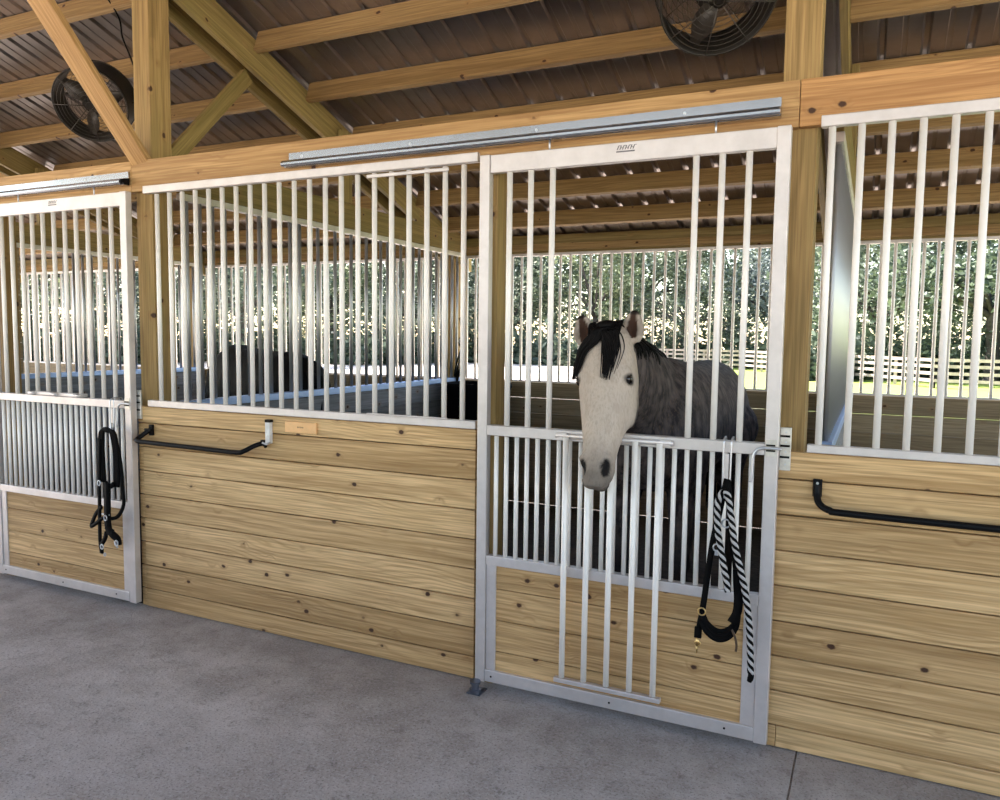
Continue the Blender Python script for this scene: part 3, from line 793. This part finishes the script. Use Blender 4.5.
def horse(pose):
    """local frame: x lateral, y forward, z up, origin on the ground under the withers"""
    mb = MB()
    body = [(-1.53, 1.13, .05, .06, .06), (-1.49, 1.13, .15, .16, .18), (-1.38, 1.13, .22, .25, .30), (-1.18, 1.12, .262, .300, .33),
            (-.92, 1.10, .268, .318, .33), (-.6, 1.09, .270, .330, .335), (-.3, 1.09, .285, .340, .335), (-.08, 1.10, .25, .355, .33),
            (.08, 1.11, .235, .350, .33), (.24, 1.12, .225, .30, .32), (.38, 1.10, .19, .23, .26), (.47, 1.09, .13, .15, .17), (.52, 1.09, .05, .06, .07)]
    rings = [ring_pts((0, y, z), X_, V((0, 0, 1)), a, u, d) for y, z, a, u, d in body]
    mb.loft(rings)
    # haunches, shoulders
    for s_ in (-1, 1):
        mb.ball((s_ * .135, -1.20, 1.03), .22, 18, 12, (.62, 1.05, 1.3))
        mb.ball((s_ * .15, .16, 1.04), .20, 18, 12, (.52, .95, 1.5))
        mb.ball((s_ * .07, .42, 1.02), .12, 16, 10, (.9, .8, 1.2))
        fx = s_ * .15
        limb(mb, [(fx, .14, 1.0, .12), (fx, .12, .84, .098), (fx, .17, .66, .068), (fx, .20, .50, .050), (fx, .205, .44, .049), (fx, .195, .36, .033), (fx, .195, .22, .032), (fx, .20, .165, .043), (fx, .225, .10, .035), (fx, .245, .065, .048), (fx, .255, .02, .060)])
        hx = s_ * .15
        limb(mb, [(hx, -1.12, 1.0, .19), (hx, -1.02, .86, .15), (hx, -1.14, .72, .10), (hx, -1.36, .56, .062), (hx, -1.40, .50, .058), (hx, -1.375, .40, .042), (hx, -1.355, .24, .036), (hx, -1.345, .17, .046), (hx, -1.31, .10, .037), (hx, -1.29, .065, .050), (hx, -1.275, .02, .062)])
    # neck
    nk = pose['neck']
    rings = []
    for i, (x, y, z, a, h) in enumerate(nk):
        p0 = V(nk[max(i - 1, 0)][:3]); p1 = V(nk[min(i + 1, len(nk) - 1)][:3]); t = (p1 - p0).normalized()
        side = (X_ - t * X_.dot(t)).normalized(); up = side.cross(t)
        if up.z < 0 and pose.get('upz', True): up = -up
        rings.append(ring_pts((x, y, z), side, up, a, h, h, e=1.9))
    mb.loft(rings)
    # head
    F0 = V(pose['F0']); d = V(pose['d']).normalized()
    side = V(pose.get('side', (1, 0, 0))); side = (side - d * side.dot(d)).normalized(); n = side.cross(d)
    if n.y < 0: n = -n
    S = [(-.005, .05, .050), (.03, .15, .086), (.08, .205, .102), (.14, .235, .111), (.20, .262, .117), (.26, .275, .116), (.32, .265, .106),
         (.38, .235, .093), (.44, .195, .080), (.50, .165, .069), (.56, .150, .063), (.605, .145, .065), (.64, .132, .059), (.67, .100, .046), (.688, .06, .030)]
    rings = []
    for s_, T, hw in S:
        bulge = .012 * math.sin(PI * min(1, max(0, s_ / .35))) - .004 * (.38 < s_ < .55)
        c = F0 + d * s_ + n * (bulge - T * .46)
        rings.append(ring_pts(c, side, n, hw, T * .46, T * .54, e=2.35 if s_ < .5 else 2.2))
    mb.loft(rings)
    def hpnt(s_, dep, lat): return F0 + d * s_ + n * dep + side * lat
    M3 = Matrix((side, n, d)).transposed()
    for L in (-1, 1):
        mb.ball(hpnt(.222, -.048, L * .094), .032, 14, 10, (.75, 1.0, 1.25), M3)      # brow
        mb.ball(hpnt(.30, -.15, L * .078), .088, 16, 12, (.42, 1.0, 1.25), M3)       # cheek
        mb.ball(hpnt(.590, -.030, L * .044), .030, 14, 10, (.9, 1.0, 1.35), M3)        # nostril wing
        mb.ball(hpnt(.40, -.055, L * .052), .022, 12, 8, (.7, 1.0, 3.6), M3)          # facial crest
    mb.ball(hpnt(.648, -.080, 0), .046, 16, 10, (1.0, .9, .75), M3)                   # upper lip
    mb.ball(hpnt(.645, -.122, 0), .036, 16, 10, (.95, .9, .95), M3)                   # chin
    # ears
    for L in (-1, 1):
        b = hpnt(.062, -.080, L * .090); tip = b + V(pose['ear'][0 if L < 0 else 1])
        ax = (tip - b); ln = ax.length; ax.normalize(); fw = (n - ax * n.dot(ax)).normalized(); sd = fw.cross(ax)
        rings = []
        for k in range(9):
            u = k / 8; wd = .046 * math.sin(PI * min(1, .22 + u * .72)) ** .8 * (1.12 if u < .6 else 1.0) + .002; dp = .024 * (1 - u) ** .7 + .006
            c = b + ax * ln * u + fw * .004 * math.sin(PI * u)
            rr = []
            for j in range(20):
                a = 2 * PI * j / 20; ca, sa = math.cos(a), math.sin(a)
                dep = sa * dp
                if sa > 0: dep = sa * dp * (1 - 1.35 * math.exp(-(ca / .52) ** 2) * math.sin(PI * min(1, u * 1.05 + .06)))
                rr.append(c + sd * ca * wd + fw * dep)
            rings.append(rr)
        mb.loft(rings)
    me = bake(mb, .0085, 3)
    # nostrils, mouth and eye sockets pressed into the skin
    me.update()
    tn = [hpnt(.612, -.012, L * .053) for L in (-1, 1)]
    ey = [hpnt(.240, -.052, L * .106) for L in (-1, 1)]
    light = []; dark = []; legm = []; earm = []
    nrm = [v.normal.copy() for v in me.vertices]
    for v, nv in zip(me.vertices, nrm):
        p = v.co.copy(); r = p - F0; s_ = r.dot(d); dep = r.dot(n); lat = r.dot(side)
        onhead = s_ > -.25 and abs(lat) < .17 and -.36 < dep < .12 and (p.y > pose['cut'] )
        dk = 0.0; em = 0.0
        if s_ > .4 and abs(lat) < .1 and dep > -.25:
            for L, c in zip((-1, 1), tn):
                q = p - c; e = (q.dot(d) / .026) ** 2 + (q.dot(side) / .012) ** 2 + (q.dot(n) / .030) ** 2
                # slanted comma shape
                e = ((q.dot(d) + q.dot(side) * L * .6) / .040) ** 2 + ((q.dot(side) * 1.0 - q.dot(d) * L * .25) / .024) ** 2 + (q.dot(n) / .050) ** 2
                if e < 1.6:
                    k = max(0, 1 - e / 1.6); v.co += -nv * .020 * k ** .6; dk = max(dk, min(1, k * 2.2))
            # mouth slit
            ml = abs((dep + .098) - (s_ - .64) * .4)
            if s_ > .56 and ml < .007: v.co += -nv * .004; dk = max(dk, .75)
            dk = max(dk, .64 * max(0, min(1, (s_ - .47) / .17)) ** 1.5 + .30 * max(0, min(1, (-dep - .09) / .05)) * (s_ > .58))
        for c in ey:
            q = p - c; e = (q.dot(d) / .023) ** 2 + (q.dot(side) / .035) ** 2 + (q.dot(n) / .034) ** 2
            if e < 1.4: k = 1 - e / 1.4; v.co += -nv * .006 * k; dk = max(dk, min(1, k * 1.8))
        L_ = -1 if lat < 0 else 1
        b = hpnt(.062, -.080, L_ * .090); tip = b + V(pose['ear'][0 if L_ < 0 else 1]); ax = tip - b; u = (p - b).dot(ax) / ax.length_squared
        dist = ((p - b) - ax * u).length
        if u > .02 and dist < .06 and s_ < .12:
            fwp = ((p - b) - ax * u).dot(n)
            if nv.dot(n) > .25 and u > .10 and dist < .038 and fwp < .018: em = max(0, min(1, (.037 * (1.05 - u * .6) - dist) / .006))
            if u > .86: dk = max(dk, .8)
            if dist > .026 and .2 < u < .95: dk = max(dk, .30)
        if onhead:
            l_ = 1.0
            # pale face fades into the darker throat and neck
            back = dep + .22 - .02 * mnoise.noise(p * 30)
            l_ = max(0, min(1, back / .10))
            if s_ < .10 and u < .03: l_ = min(l_, max(0, min(1, (dep + .12) / .06)))
            if u > .03 and dist < .05 and s_ < .12: l_ = .9
        else: l_ = 0.0
        light.append(l_); dark.append(dk); earm.append(em); legm.append(max(0, min(1, (.75 - p.z) / .35)) if p.y < .75 else 0)
    for nm, dat in (('pale', light), ('black', dark), ('legs', legm), ('inner', earm)):
        a = me.attributes.new(nm, 'FLOAT', 'POINT'); a.data.foreach_set('value', dat)
    for p in me.polygons: p.use_smooth = True
    return me, hpnt, side, n, d, ey

def coat(name, pale, body, body2, blackc=(.02, .018, .018)):
    s = NT(name); co = s.objco()
    mp = s.n('ShaderNodeMapping'); mp.inputs['Scale'].default_value = (1, 1, .35); s.l(co, mp.inputs[0])
    dap = s.noise(mp.outputs[0], 30, 3, .6); fl = s.noise(mp.outputs[0], 130, 2, .6); big = s.noise(co, 5, 3, .5)
    vo = s.n('ShaderNodeTexVoronoi'); vo.inputs['Scale'].default_value = 13; s.l(co, vo.inputs['Vector'])
    c = s.mix(s.ramp(dap, .35, .68), body, body2)
    c = s.mix(s.ramp(vo.outputs['Distance'], .45, .15, 0, .28), c, tuple(min(1, q * 1.9) for q in body2))
    c = s.mix(s.ramp(fl, .52, .72, 0, .5), c, (.20, .135, .095) if pale[0] > .3 else body2)
    pc = s.mix(s.ramp(fl, .42, .72, 0, .45), pale, tuple(q * .55 for q in pale)); pc = s.mix(s.ramp(dap, .5, .7, 0, .35), pc, (pale[0] * .66, pale[1] * .60, pale[2] * .56))
    pc = s.mix(s.ramp(big, .35, .7, 0, .4), pc, (pale[0] * .80, pale[1] * .80, pale[2] * .83))
    pf = s.math('ADD', s.attr('pale').outputs['Fac'], s.math('MULTIPLY', s.math('SUBTRACT', dap, .5), .7))
    ps = s.math('MULTIPLY', s.ramp(pf, .3, .75), s.ramp(s.attr('pale').outputs['Fac'], .0, .15))
    c = s.mix(ps, c, pc)
    c = s.mix(s.ramp(s.attr('legs').outputs['Fac'], 0, 1, 0, .8), c, (.045, .04, .04))
    c = s.mix(s.attr('inner').outputs['Fac'], c, (.060, .032, .022))
    c = s.mix(s.attr('black').outputs['Fac'], c, blackc)
    s.set(col=c, rough=.75, spec=.12)
    s.bump(fl, .35, .004)
    return s.m
M_GREYCOAT = coat('grey_coat', (.52, .44, .365), (.036, .031, .035), (.120, .098, .095), (.010, .009, .009))
M_BLACKCOAT = coat('black_coat', (.005, .005, .005), (.004, .004, .0045), (.007, .0065, .007))
M_HAIR = plain('black_horsehair', (.006, .005, .005), .5, n=200, amt=.5, bump=.3, spec=.10)
M_EYE = plain('dark_eye', (.010, .006, .005), .08, bump=0)
M_HOOF = plain('hoof_horn', (.06, .05, .045), .5)

def strands(mb, rootf, n, rt, seed):
    rnd = random.Random(seed)
    for i in range(n):
        pts = rootf(rnd)
        q = smooth_path(pts, 4); m = len(q)
        rs = [rt * (1 - .8 * (k / (m - 1)) ** 1.6) for k in range(m)]
        mb.tube(q, rs, 5, rnd=rnd.random())

pose1 = dict(
    neck=[(0, .0, 1.11, .17, .32), (.0, .20, 1.20, .155, .285), (.0, .38, 1.285, .125, .235), (.005, .55, 1.355, .107, .195), (.012, .70, 1.415, .098, .165), (.016, .80, 1.455, .09, .135), (.018, .87, 1.485, .075, .10)],
    F0=(.022, .935, 1.622), d=(-.075, .415, -.905), side=(1, -.02, 0), ear=[(-.012, -.012, .128), (.040, -.012, .122)], cut=.62)
me, hp_, sd_, nn_, dd_, ey_ = horse(pose1)
me.materials.append(M_GREYCOAT)
HX, HY = -.965, .935
G = empty('horse', (HX, HY, 0), 'grey horse with a pale face and black forelock looking over the stall door', 'horse', rotz=PI)
body = bpy.data.objects.new('body', me); link(body, G)
for c, L in zip(ey_, (-1, 1)):
    MB().ball(c - sd_ * L * .006, .0225, 18, 12, (.72, 1.05, .85), Matrix((sd_, nn_, dd_)).transposed()).obj('eye', M_EYE, G)
# forelock
def fore(center):
    def f(r):
        lat0 = r.uniform(-.055, .055); st = hp_(r.uniform(-.012, .03), -.05 + r.uniform(-.03, .01), lat0)
        ht = r.uniform(.75, 1.05)
        if center:
            e = r.gauss(0, .015) + lat0 * .25 - .012; lat0 = min(lat0, .02); p = [st, hp_(.05, .012 + r.uniform(0, .012), lat0 * .9 - .014), hp_(.10 * ht, .022 + r.uniform(0, .008), lat0 * .62 - .024 + e * .4), hp_(.165 * ht, .020 + r.uniform(0, .006), e * .9 - .026 + lat0 * .15), hp_(.255 * ht, .015 + r.uniform(0, .004), e * .75 - .020)]
        else:
            o = r.uniform(-.018, .016)
            o = r.uniform(-.040, .012); p = [st, hp_(.045, .012 + r.uniform(0, .014), .014 + lat0 * .6), hp_(.092 * ht, .016 + r.uniform(0, .012), .045 + o * 1.0), hp_(.135 * ht, .004 + r.uniform(0, .01), .085 + o * .7), hp_(.19 * ht, -.018 + r.uniform(0, .012), .108 + o * .5), hp_(.235 * ht, -.030 + r.uniform(0, .01), .122 + o * .4)]
        return p
    return f
fl_ = MB(); fl_.ball(hp_(.018, -.058, -.004), .060, 20, 14, (1.18, 1.18, .62), Matrix((sd_, nn_, dd_)).transposed()); strands(fl_, fore(True), 120, .0042, 1); strands(fl_, fore(False), 150, .0042, 2)
def cap_(r):
    l0 = r.uniform(-.074, .066); return [hp_(-.012, -.10, l0 * .6), hp_(-.016, -.05, l0 * .8), hp_(.012, -.002, l0), hp_(.06 + r.uniform(0, .05), .016, l0 * .9)]
strands(fl_, cap_, 190, .0046, 5)
fl_.obj('forelock', M_HAIR, G)
# mane: falls over the crest on the side seen from the door's hinge side
def crest(u):
    nk = pose1['neck']; k = u * (len(nk) - 1); i = min(int(k), len(nk) - 2); t = k - i
    a = [nk[i][j] * (1 - t) + nk[i + 1][j] * t for j in range(5)]
    return V((a[0], a[1] - a[4] * .35, a[2] + a[4] * .93)), a
def mane(r):
    u = r.uniform(.12, 1.0); c, a = crest(u); L = r.uniform(.10, .20); dx = 1 if r.random() < .86 else -1
    q = r.uniform(-.02, .02)
    if dx < 0: L *= .62 if u > .5 else .35
    return [c + V((0, 0, -.03)), c + V((dx * .012, q * .2, .016)), c + V((dx * min(a[3] * .55, L * .45), q * .6 - .01, -L * .15)), c + V((dx * min(a[3] * .95 + .012, L * .9), q - .02, -L * .6)), c + V((dx * min(a[3] * 1.02 + .014, L), q * 1.5 - .03, -L))]
mn = MB(); strands(mn, mane, 620, .0056, 3); mn.obj('mane', M_HAIR, G)
def tailf(r):
    a = r.uniform(-.03, .03); b = r.uniform(-.07, .07); L = r.uniform(.7, .95)
    return [(a * .5, -1.47, 1.28), (a, -1.56, 1.24), (a * 1.2 + b * .2, -1.61, 1.05), (b * .8, -1.62, .80), (b, -1.60, 1.25 - L)]
tl = MB(); strands(tl, tailf, 90, .010, 4); tl.obj('tail', M_HAIR, G)

# black horse in the left stall, seen from behind with its head down
pose2 = dict(
    neck=[(0, .02, 1.13, .17, .32), (.0, .22, 1.16, .150, .27), (0, .42, 1.10, .118, .22), (.0, .58, .98, .10, .185), (0, .71, .84, .092, .155), (0, .79, .74, .085, .13), (0, .83, .68, .07, .10)],
    F0=(0, .955, .70), d=(0, .12, -.99), side=(1, 0, 0), ear=[(-.035, .02, .125), (.035, .02, .125)], cut=.70)
pose2['F0'] = (0, .935, .80); 
me2, hp2, s2, n2_, d2, ey2 = horse(pose2)
me2.materials.append(M_BLACKCOAT)
G2 = empty('horse', (-4.97, 2.12, 0), 'black horse standing in the left stall behind the partition bars', 'horse', rotz=math.radians(62))
G2.scale = (1, 1, 1)
body2 = bpy.data.objects.new('body', me2); link(body2, G2)
for c, L in zip(ey2, (-1, 1)): MB().ball(c - s2 * L * .008, .0185, 12, 8).obj('eye', M_EYE, G2)
tl2 = MB(); strands(tl2, tailf, 90, .010, 6); tl2.obj('tail', M_HAIR, G2)
def mane2(r):
    nk = pose2['neck']; u = r.uniform(.1, 1); k = u * (len(nk) - 1); i = min(int(k), len(nk) - 2); t = k - i
    a = [nk[i][j] * (1 - t) + nk[i + 1][j] * t for j in range(5)]
    c = V((a[0], a[1] + a[4] * .55 * u, a[2] + a[4] * (.93 - .2 * u))); dx = r.choice((-1, 1)); L = r.uniform(.1, .2)
    return [c + V((0, 0, -.03)), c + V((dx * .015, 0, .012)), c + V((dx * a[3] * .8, 0, -.04)), c + V((dx * (a[3] + .02), 0, -L))]
m2 = MB(); strands(m2, mane2, 200, .006, 8); m2.obj('mane', M_HAIR, G2)

# ------------------------------------------------------------------ feeder and strap in the back corner of the middle stall
fb = empty('feed_bin', (-3.20, 3.18, 0), 'black feed bin in the back left corner of the middle stall', 'feed bin')
rings = []
for z, k in ((.62, .80), (.66, .86), (1.06, 1.0), (1.10, 1.06), (1.135, 1.06), (1.135, .98), (1.08, .93), (.70, .78)):
    rings.append([V((.27 * k * math.copysign(abs(math.cos(a)) ** .55, math.cos(a)), .24 * k * math.copysign(abs(math.sin(a)) ** .55, math.sin(a)), z)) for a in [2 * PI * i / 28 for i in range(28)]])
MB().loft(rings).obj('tub', M_RUBBER, fb)
for x in (-.2, .2):
    for y in (-.16, .16): MB().tube([(x, y, -.01), (x, y, .66)], .02, 8).obj('leg', M_BLACK, fb)
hh = empty('hanging_halter', (-3.505, 3.40, 0), 'dark halter hanging on the back post above the feed bin', 'halter')
mb = MB()
for k in range(4):
    o = k * .012
    mb.tube(smooth_path([(.02, -.03, 1.72), (.04 + o, -.035, 1.62), (.055 - o, -.04, 1.50), (.03 + o, -.04, 1.40), (-.01 + o * 2, -.04, 1.28), (-.03 + o, -.035, 1.16), (.0, -.03, 1.08)], 6), .009, 6)
mb.obj('straps', M_NYLON, hh)
mb = MB(); ring(mb, (.045, -.05, 1.505), .022, .004); mb.obj('ring', M_STEEL, hh)

# ------------------------------------------------------------------ outside: rail fence and trees
M_FENCE = plain('pale_fence_wood', (.50, .40, .34), .8, n=3, amt=.35)
def gz(x, y):
    dd = max(0, max(abs(x + 4) - 12, -y - 9, y - 5)); return -.14 - .42 * min(1, dd / 14)
def fence(pts, label):
    t = empty('rail_fence', (0, 0, 0), label, 'fence')
    for (a, b) in zip(pts, pts[1:]):
        a = V((*a, 0)); b = V((*b, 0)); L = (b - a).length; n = max(1, round(L / 2.6)); dr = (b - a).normalized(); nr = V((-dr.y, dr.x, 0))
        ang = math.atan2(dr.y, dr.x)
        for i in range(n + 1):
            p = a + dr * L * i / n; z = gz(p.x, p.y)
            MB().box((p.x - .07, p.y - .07, z - .1), (p.x + .07, p.y + .07, z + 1.34), 2).obj('post', M_FENCE, t)
        z = gz(*a.xy); M = Matrix.Translation((a.x, a.y, z)) @ Matrix.Rotation(ang, 4, 'Z')
        for h in (.30, .62, .94, 1.22): MB().box((0, -.10, h), (L, -.06, h + .14), 0, M=M).obj('rail', M_FENCE, t)
fence([(-78, 46), (-40, 56), (-8, 52), (2.5, 37), (13, 35)], 'pale four-rail fence across the yard in front of the trees')

def leafmat(name, c1, c2, c3):
    s = NT(name); r = s.attr('rnd').outputs['Fac']
    c = s.mix(s.ramp(r, .0, .6), c1, c2); c = s.mix(s.ramp(r, .72, .95), c, c3)
    s.set(col=c, rough=.55, spec=.4)
    tr = s.n('ShaderNodeBsdfTranslucent'); s.l(c, tr.inputs[0]); mx = s.n('ShaderNodeMixShader'); mx.inputs[0].default_value = .3
    s.l(s.b.outputs[0], mx.inputs[1]); s.l(tr.outputs[0], mx.inputs[2]); s.l(mx.outputs[0], s.out.inputs[0])
    return s.m
LEAF = [leafmat('oak_leaves', (.040, .062, .045), (.13, .165, .11), (.42, .45, .36)), leafmat('bright_leaves', (.055, .085, .045), (.20, .24, .13), (.50, .53, .38)), leafmat('mossy_leaves', (.045, .065, .065), (.14, .17, .16), (.42, .45, .44))]  # bluish haze and pale highlights mixed into the leaf colours
M_BARK = plain('grey_bark', (.10, .085, .075), .9, n=6, amt=.5, bump=.8)
def tree_meshes(seed, H, W, nl):
    r = random.Random(seed); tr = MB(); limbs = []
    h0 = H * .30
    tr.tube(smooth_path([(0, 0, -.5), (r.uniform(-.1, .1), 0, h0 * .5), (r.uniform(-.3, .3), r.uniform(-.2, .2), h0)], 4), [.42, .40, .38, .36, .34, .33, .32, .31, .30], 9)
    clus = []
    for i in range(13):
        a = 2 * PI * i / 13 * 2.4 + r.uniform(-.4, .4); rad = W * .5 * r.uniform(.35, .92); z = H * (.30 + .62 * r.random() * (1 - .35 * rad / (W * .5)))
        e = V((rad * math.cos(a), rad * math.sin(a), z)); st = V((0, 0, h0 * r.uniform(.85, 1.0)))
        m = st.lerp(e, .5) + V((0, 0, H * .05)); tr.tube(smooth_path([st, m, e], 3), [.17, .14, .12, .10, .08, .06, .04], 6)
        clus.append((e, W * r.uniform(.13, .21)))
    for i in range(26):
        a = r.uniform(0, 2 * PI); z = r.random(); rad = W * .5 * math.sqrt(max(.05, 1 - (1.9 * (z - .42)) ** 2)) * r.uniform(.5, 1.0)
        clus.append((V((rad * math.cos(a), rad * math.sin(a), H * (.14 + .82 * z))), W * r.uniform(.09, .17)))
    lf = MB()
    for i in range(nl):
        c, rr = r.choice(clus); q = V((r.gauss(0, 1), r.gauss(0, 1), r.gauss(0, 1))); q = q.normalized() * rr * r.uniform(.55, 1.05)
        p = c + V((q.x, q.y, q.z * .7)); s_ = r.uniform(.07, .17)
        a1 = V((r.gauss(0, 1), r.gauss(0, 1), r.gauss(0, .6))).normalized(); a2 = a1.cross(V((r.gauss(0, 1), r.gauss(0, 1), r.gauss(0, 1)))).normalized()
        base = r.random() * .8 + .1 * math.sin(c.x * 3) + .1
        lf.add([p - a1 * s_ * 1.5, p - a2 * s_ * .7, p + a1 * s_ * 1.6, p + a2 * s_ * .75], [(0, 1, 2, 3)], None, min(1, max(0, base)))
    return tr.mesh('trunk'), lf.mesh('crown')
tm = [tree_meshes(11, 13.5, 13, 10500), tree_meshes(12, 15.5, 12, 10500), tree_meshes(13, 12.0, 12.5, 9500)]
for k, (a, b) in enumerate(tm): a.materials.append(M_BARK); b.materials.append(LEAF[k])
rt = random.Random(21)
def plant(x, y, k, sc):
    t = empty('oak_tree', (x, y, gz(x, y)), 'leafy green tree in the dense line beyond the pale rail fence', 'tree', 'trees beyond the fence', rt.uniform(0, 6.3))
    t.scale = (sc, sc, sc * rt.uniform(.9, 1.1))
    for nm, me_ in (('trunk', tm[k][0]), ('crown', tm[k][1])):
        o = bpy.data.objects.new(nm, me_); link(o, t)
for row, (dist, n, sc) in enumerate(((62, 13, .85), (74, 13, 1.15))):
    for i in range(n):
        b = math.radians(-63 + 76 * (i + (.5 if row % 2 else 0)) / (n - 1)); D = dist + rt.uniform(-3, 3)
        if row == 0 and b > math.radians(-4): D -= 14
        plant(D * math.sin(b), -3 + D * math.cos(b), rt.randrange(3), sc * rt.uniform(.88, 1.12))
# low hedge of undergrowth below the trees
r = random.Random(5); lf = MB()
for i in range(26000):
    b = math.radians(r.uniform(-66, 16)); D = 58 + r.uniform(0, 5) + 3 * math.sin(b * 23)
    if b > math.radians(-6): D -= 12
    p = V((D * math.sin(b), -3 + D * math.cos(b), -.5 + abs(r.gauss(0, 1)) * 1.1)); s_ = r.uniform(.12, .26)
    a1 = V((r.gauss(0, 1), r.gauss(0, 1), r.gauss(0, .6))).normalized(); a2 = a1.cross(V((r.gauss(0, 1), r.gauss(0, 1), r.gauss(0, 1)))).normalized()
    lf.add([p - a1 * s_ * 1.5, p - a2 * s_ * .7, p + a1 * s_ * 1.6, p + a2 * s_ * .75], [(0, 1, 2, 3)], None, r.random() * .75)
tag(lf.obj('undergrowth', LEAF[0]), 'low dark undergrowth below the trees beyond the fence', 'undergrowth', kind='stuff')

# ------------------------------------------------------------------ light
W = bpy.data.worlds.new('sky'); SC.world = W; W.use_nodes = True; nt = W.node_tree; nt.nodes.clear()
so = nt.nodes.new('ShaderNodeOutputWorld'); bg = nt.nodes.new('ShaderNodeBackground'); sk = nt.nodes.new('ShaderNodeTexSky')
sk.sky_type = 'NISHITA'; sk.sun_disc = False; sk.sun_elevation = math.radians(48); sk.sun_rotation = math.radians(280)
sk.air_density = 1.0; sk.dust_density = .6; sk.ozone_density = 1.0; sk.altitude = 0
bg.inputs[1].default_value = .40
tint = nt.nodes.new('ShaderNodeMix'); tint.data_type = 'RGBA'; tint.blend_type = 'MULTIPLY'; tint.inputs[0].default_value = 1; tint.inputs[7].default_value = (1.12, 1.0, .88, 1)
nt.links.new(sk.outputs[0], tint.inputs[6]); nt.links.new(tint.outputs[2], bg.inputs[0]); nt.links.new(bg.outputs[0], so.inputs[0])
sl = bpy.data.lights.new('sun', 'SUN'); sl.energy = 16.0; sl.angle = math.radians(.6); sl.color = (1.0, .94, .86)
so_ = bpy.data.objects.new('sun', sl); C.objects.link(so_)
el, az = math.radians(46), math.radians(-80)      # az: where the sun stands, measured from +y toward +x
sd = V((math.cos(el) * math.sin(az), math.cos(el) * math.cos(az), math.sin(el)))
so_.rotation_euler = sd.to_track_quat('Z', 'Y').to_euler()

# ------------------------------------------------------------------ camera
cam = bpy.data.cameras.new('camera'); cam.sensor_width = 36; cam.lens = 779.66 / 1000 * 36; cam.clip_end = 500; cam.clip_start = .05
co = bpy.data.objects.new('camera', cam); C.objects.link(co)
yaw, pit, rol = math.radians(-25.5145), math.radians(-4.6761), math.radians(.6912)
fw = V((math.sin(yaw) * math.cos(pit), math.cos(yaw) * math.cos(pit), math.sin(pit)))
r0 = V((math.cos(yaw), -math.sin(yaw), 0)); u0 = r0.cross(fw)
rr = r0 * math.cos(rol) + u0 * math.sin(rol); uu = -r0 * math.sin(rol) + u0 * math.cos(rol)
co.matrix_world = Matrix(((rr.x, uu.x, -fw.x, 0), (rr.y, uu.y, -fw.y, -3.0443), (rr.z, uu.z, -fw.z, 1.5550), (0, 0, 0, 1)))
SC.camera = co
SC.view_settings.view_transform = 'Standard'; SC.view_settings.look = 'None'; SC.view_settings.gamma = 1; SC.view_settings.use_curve_mapping = False
SC.view_settings.exposure = .82
SC.cycles.max_bounces = 10; SC.cycles.diffuse_bounces = 6
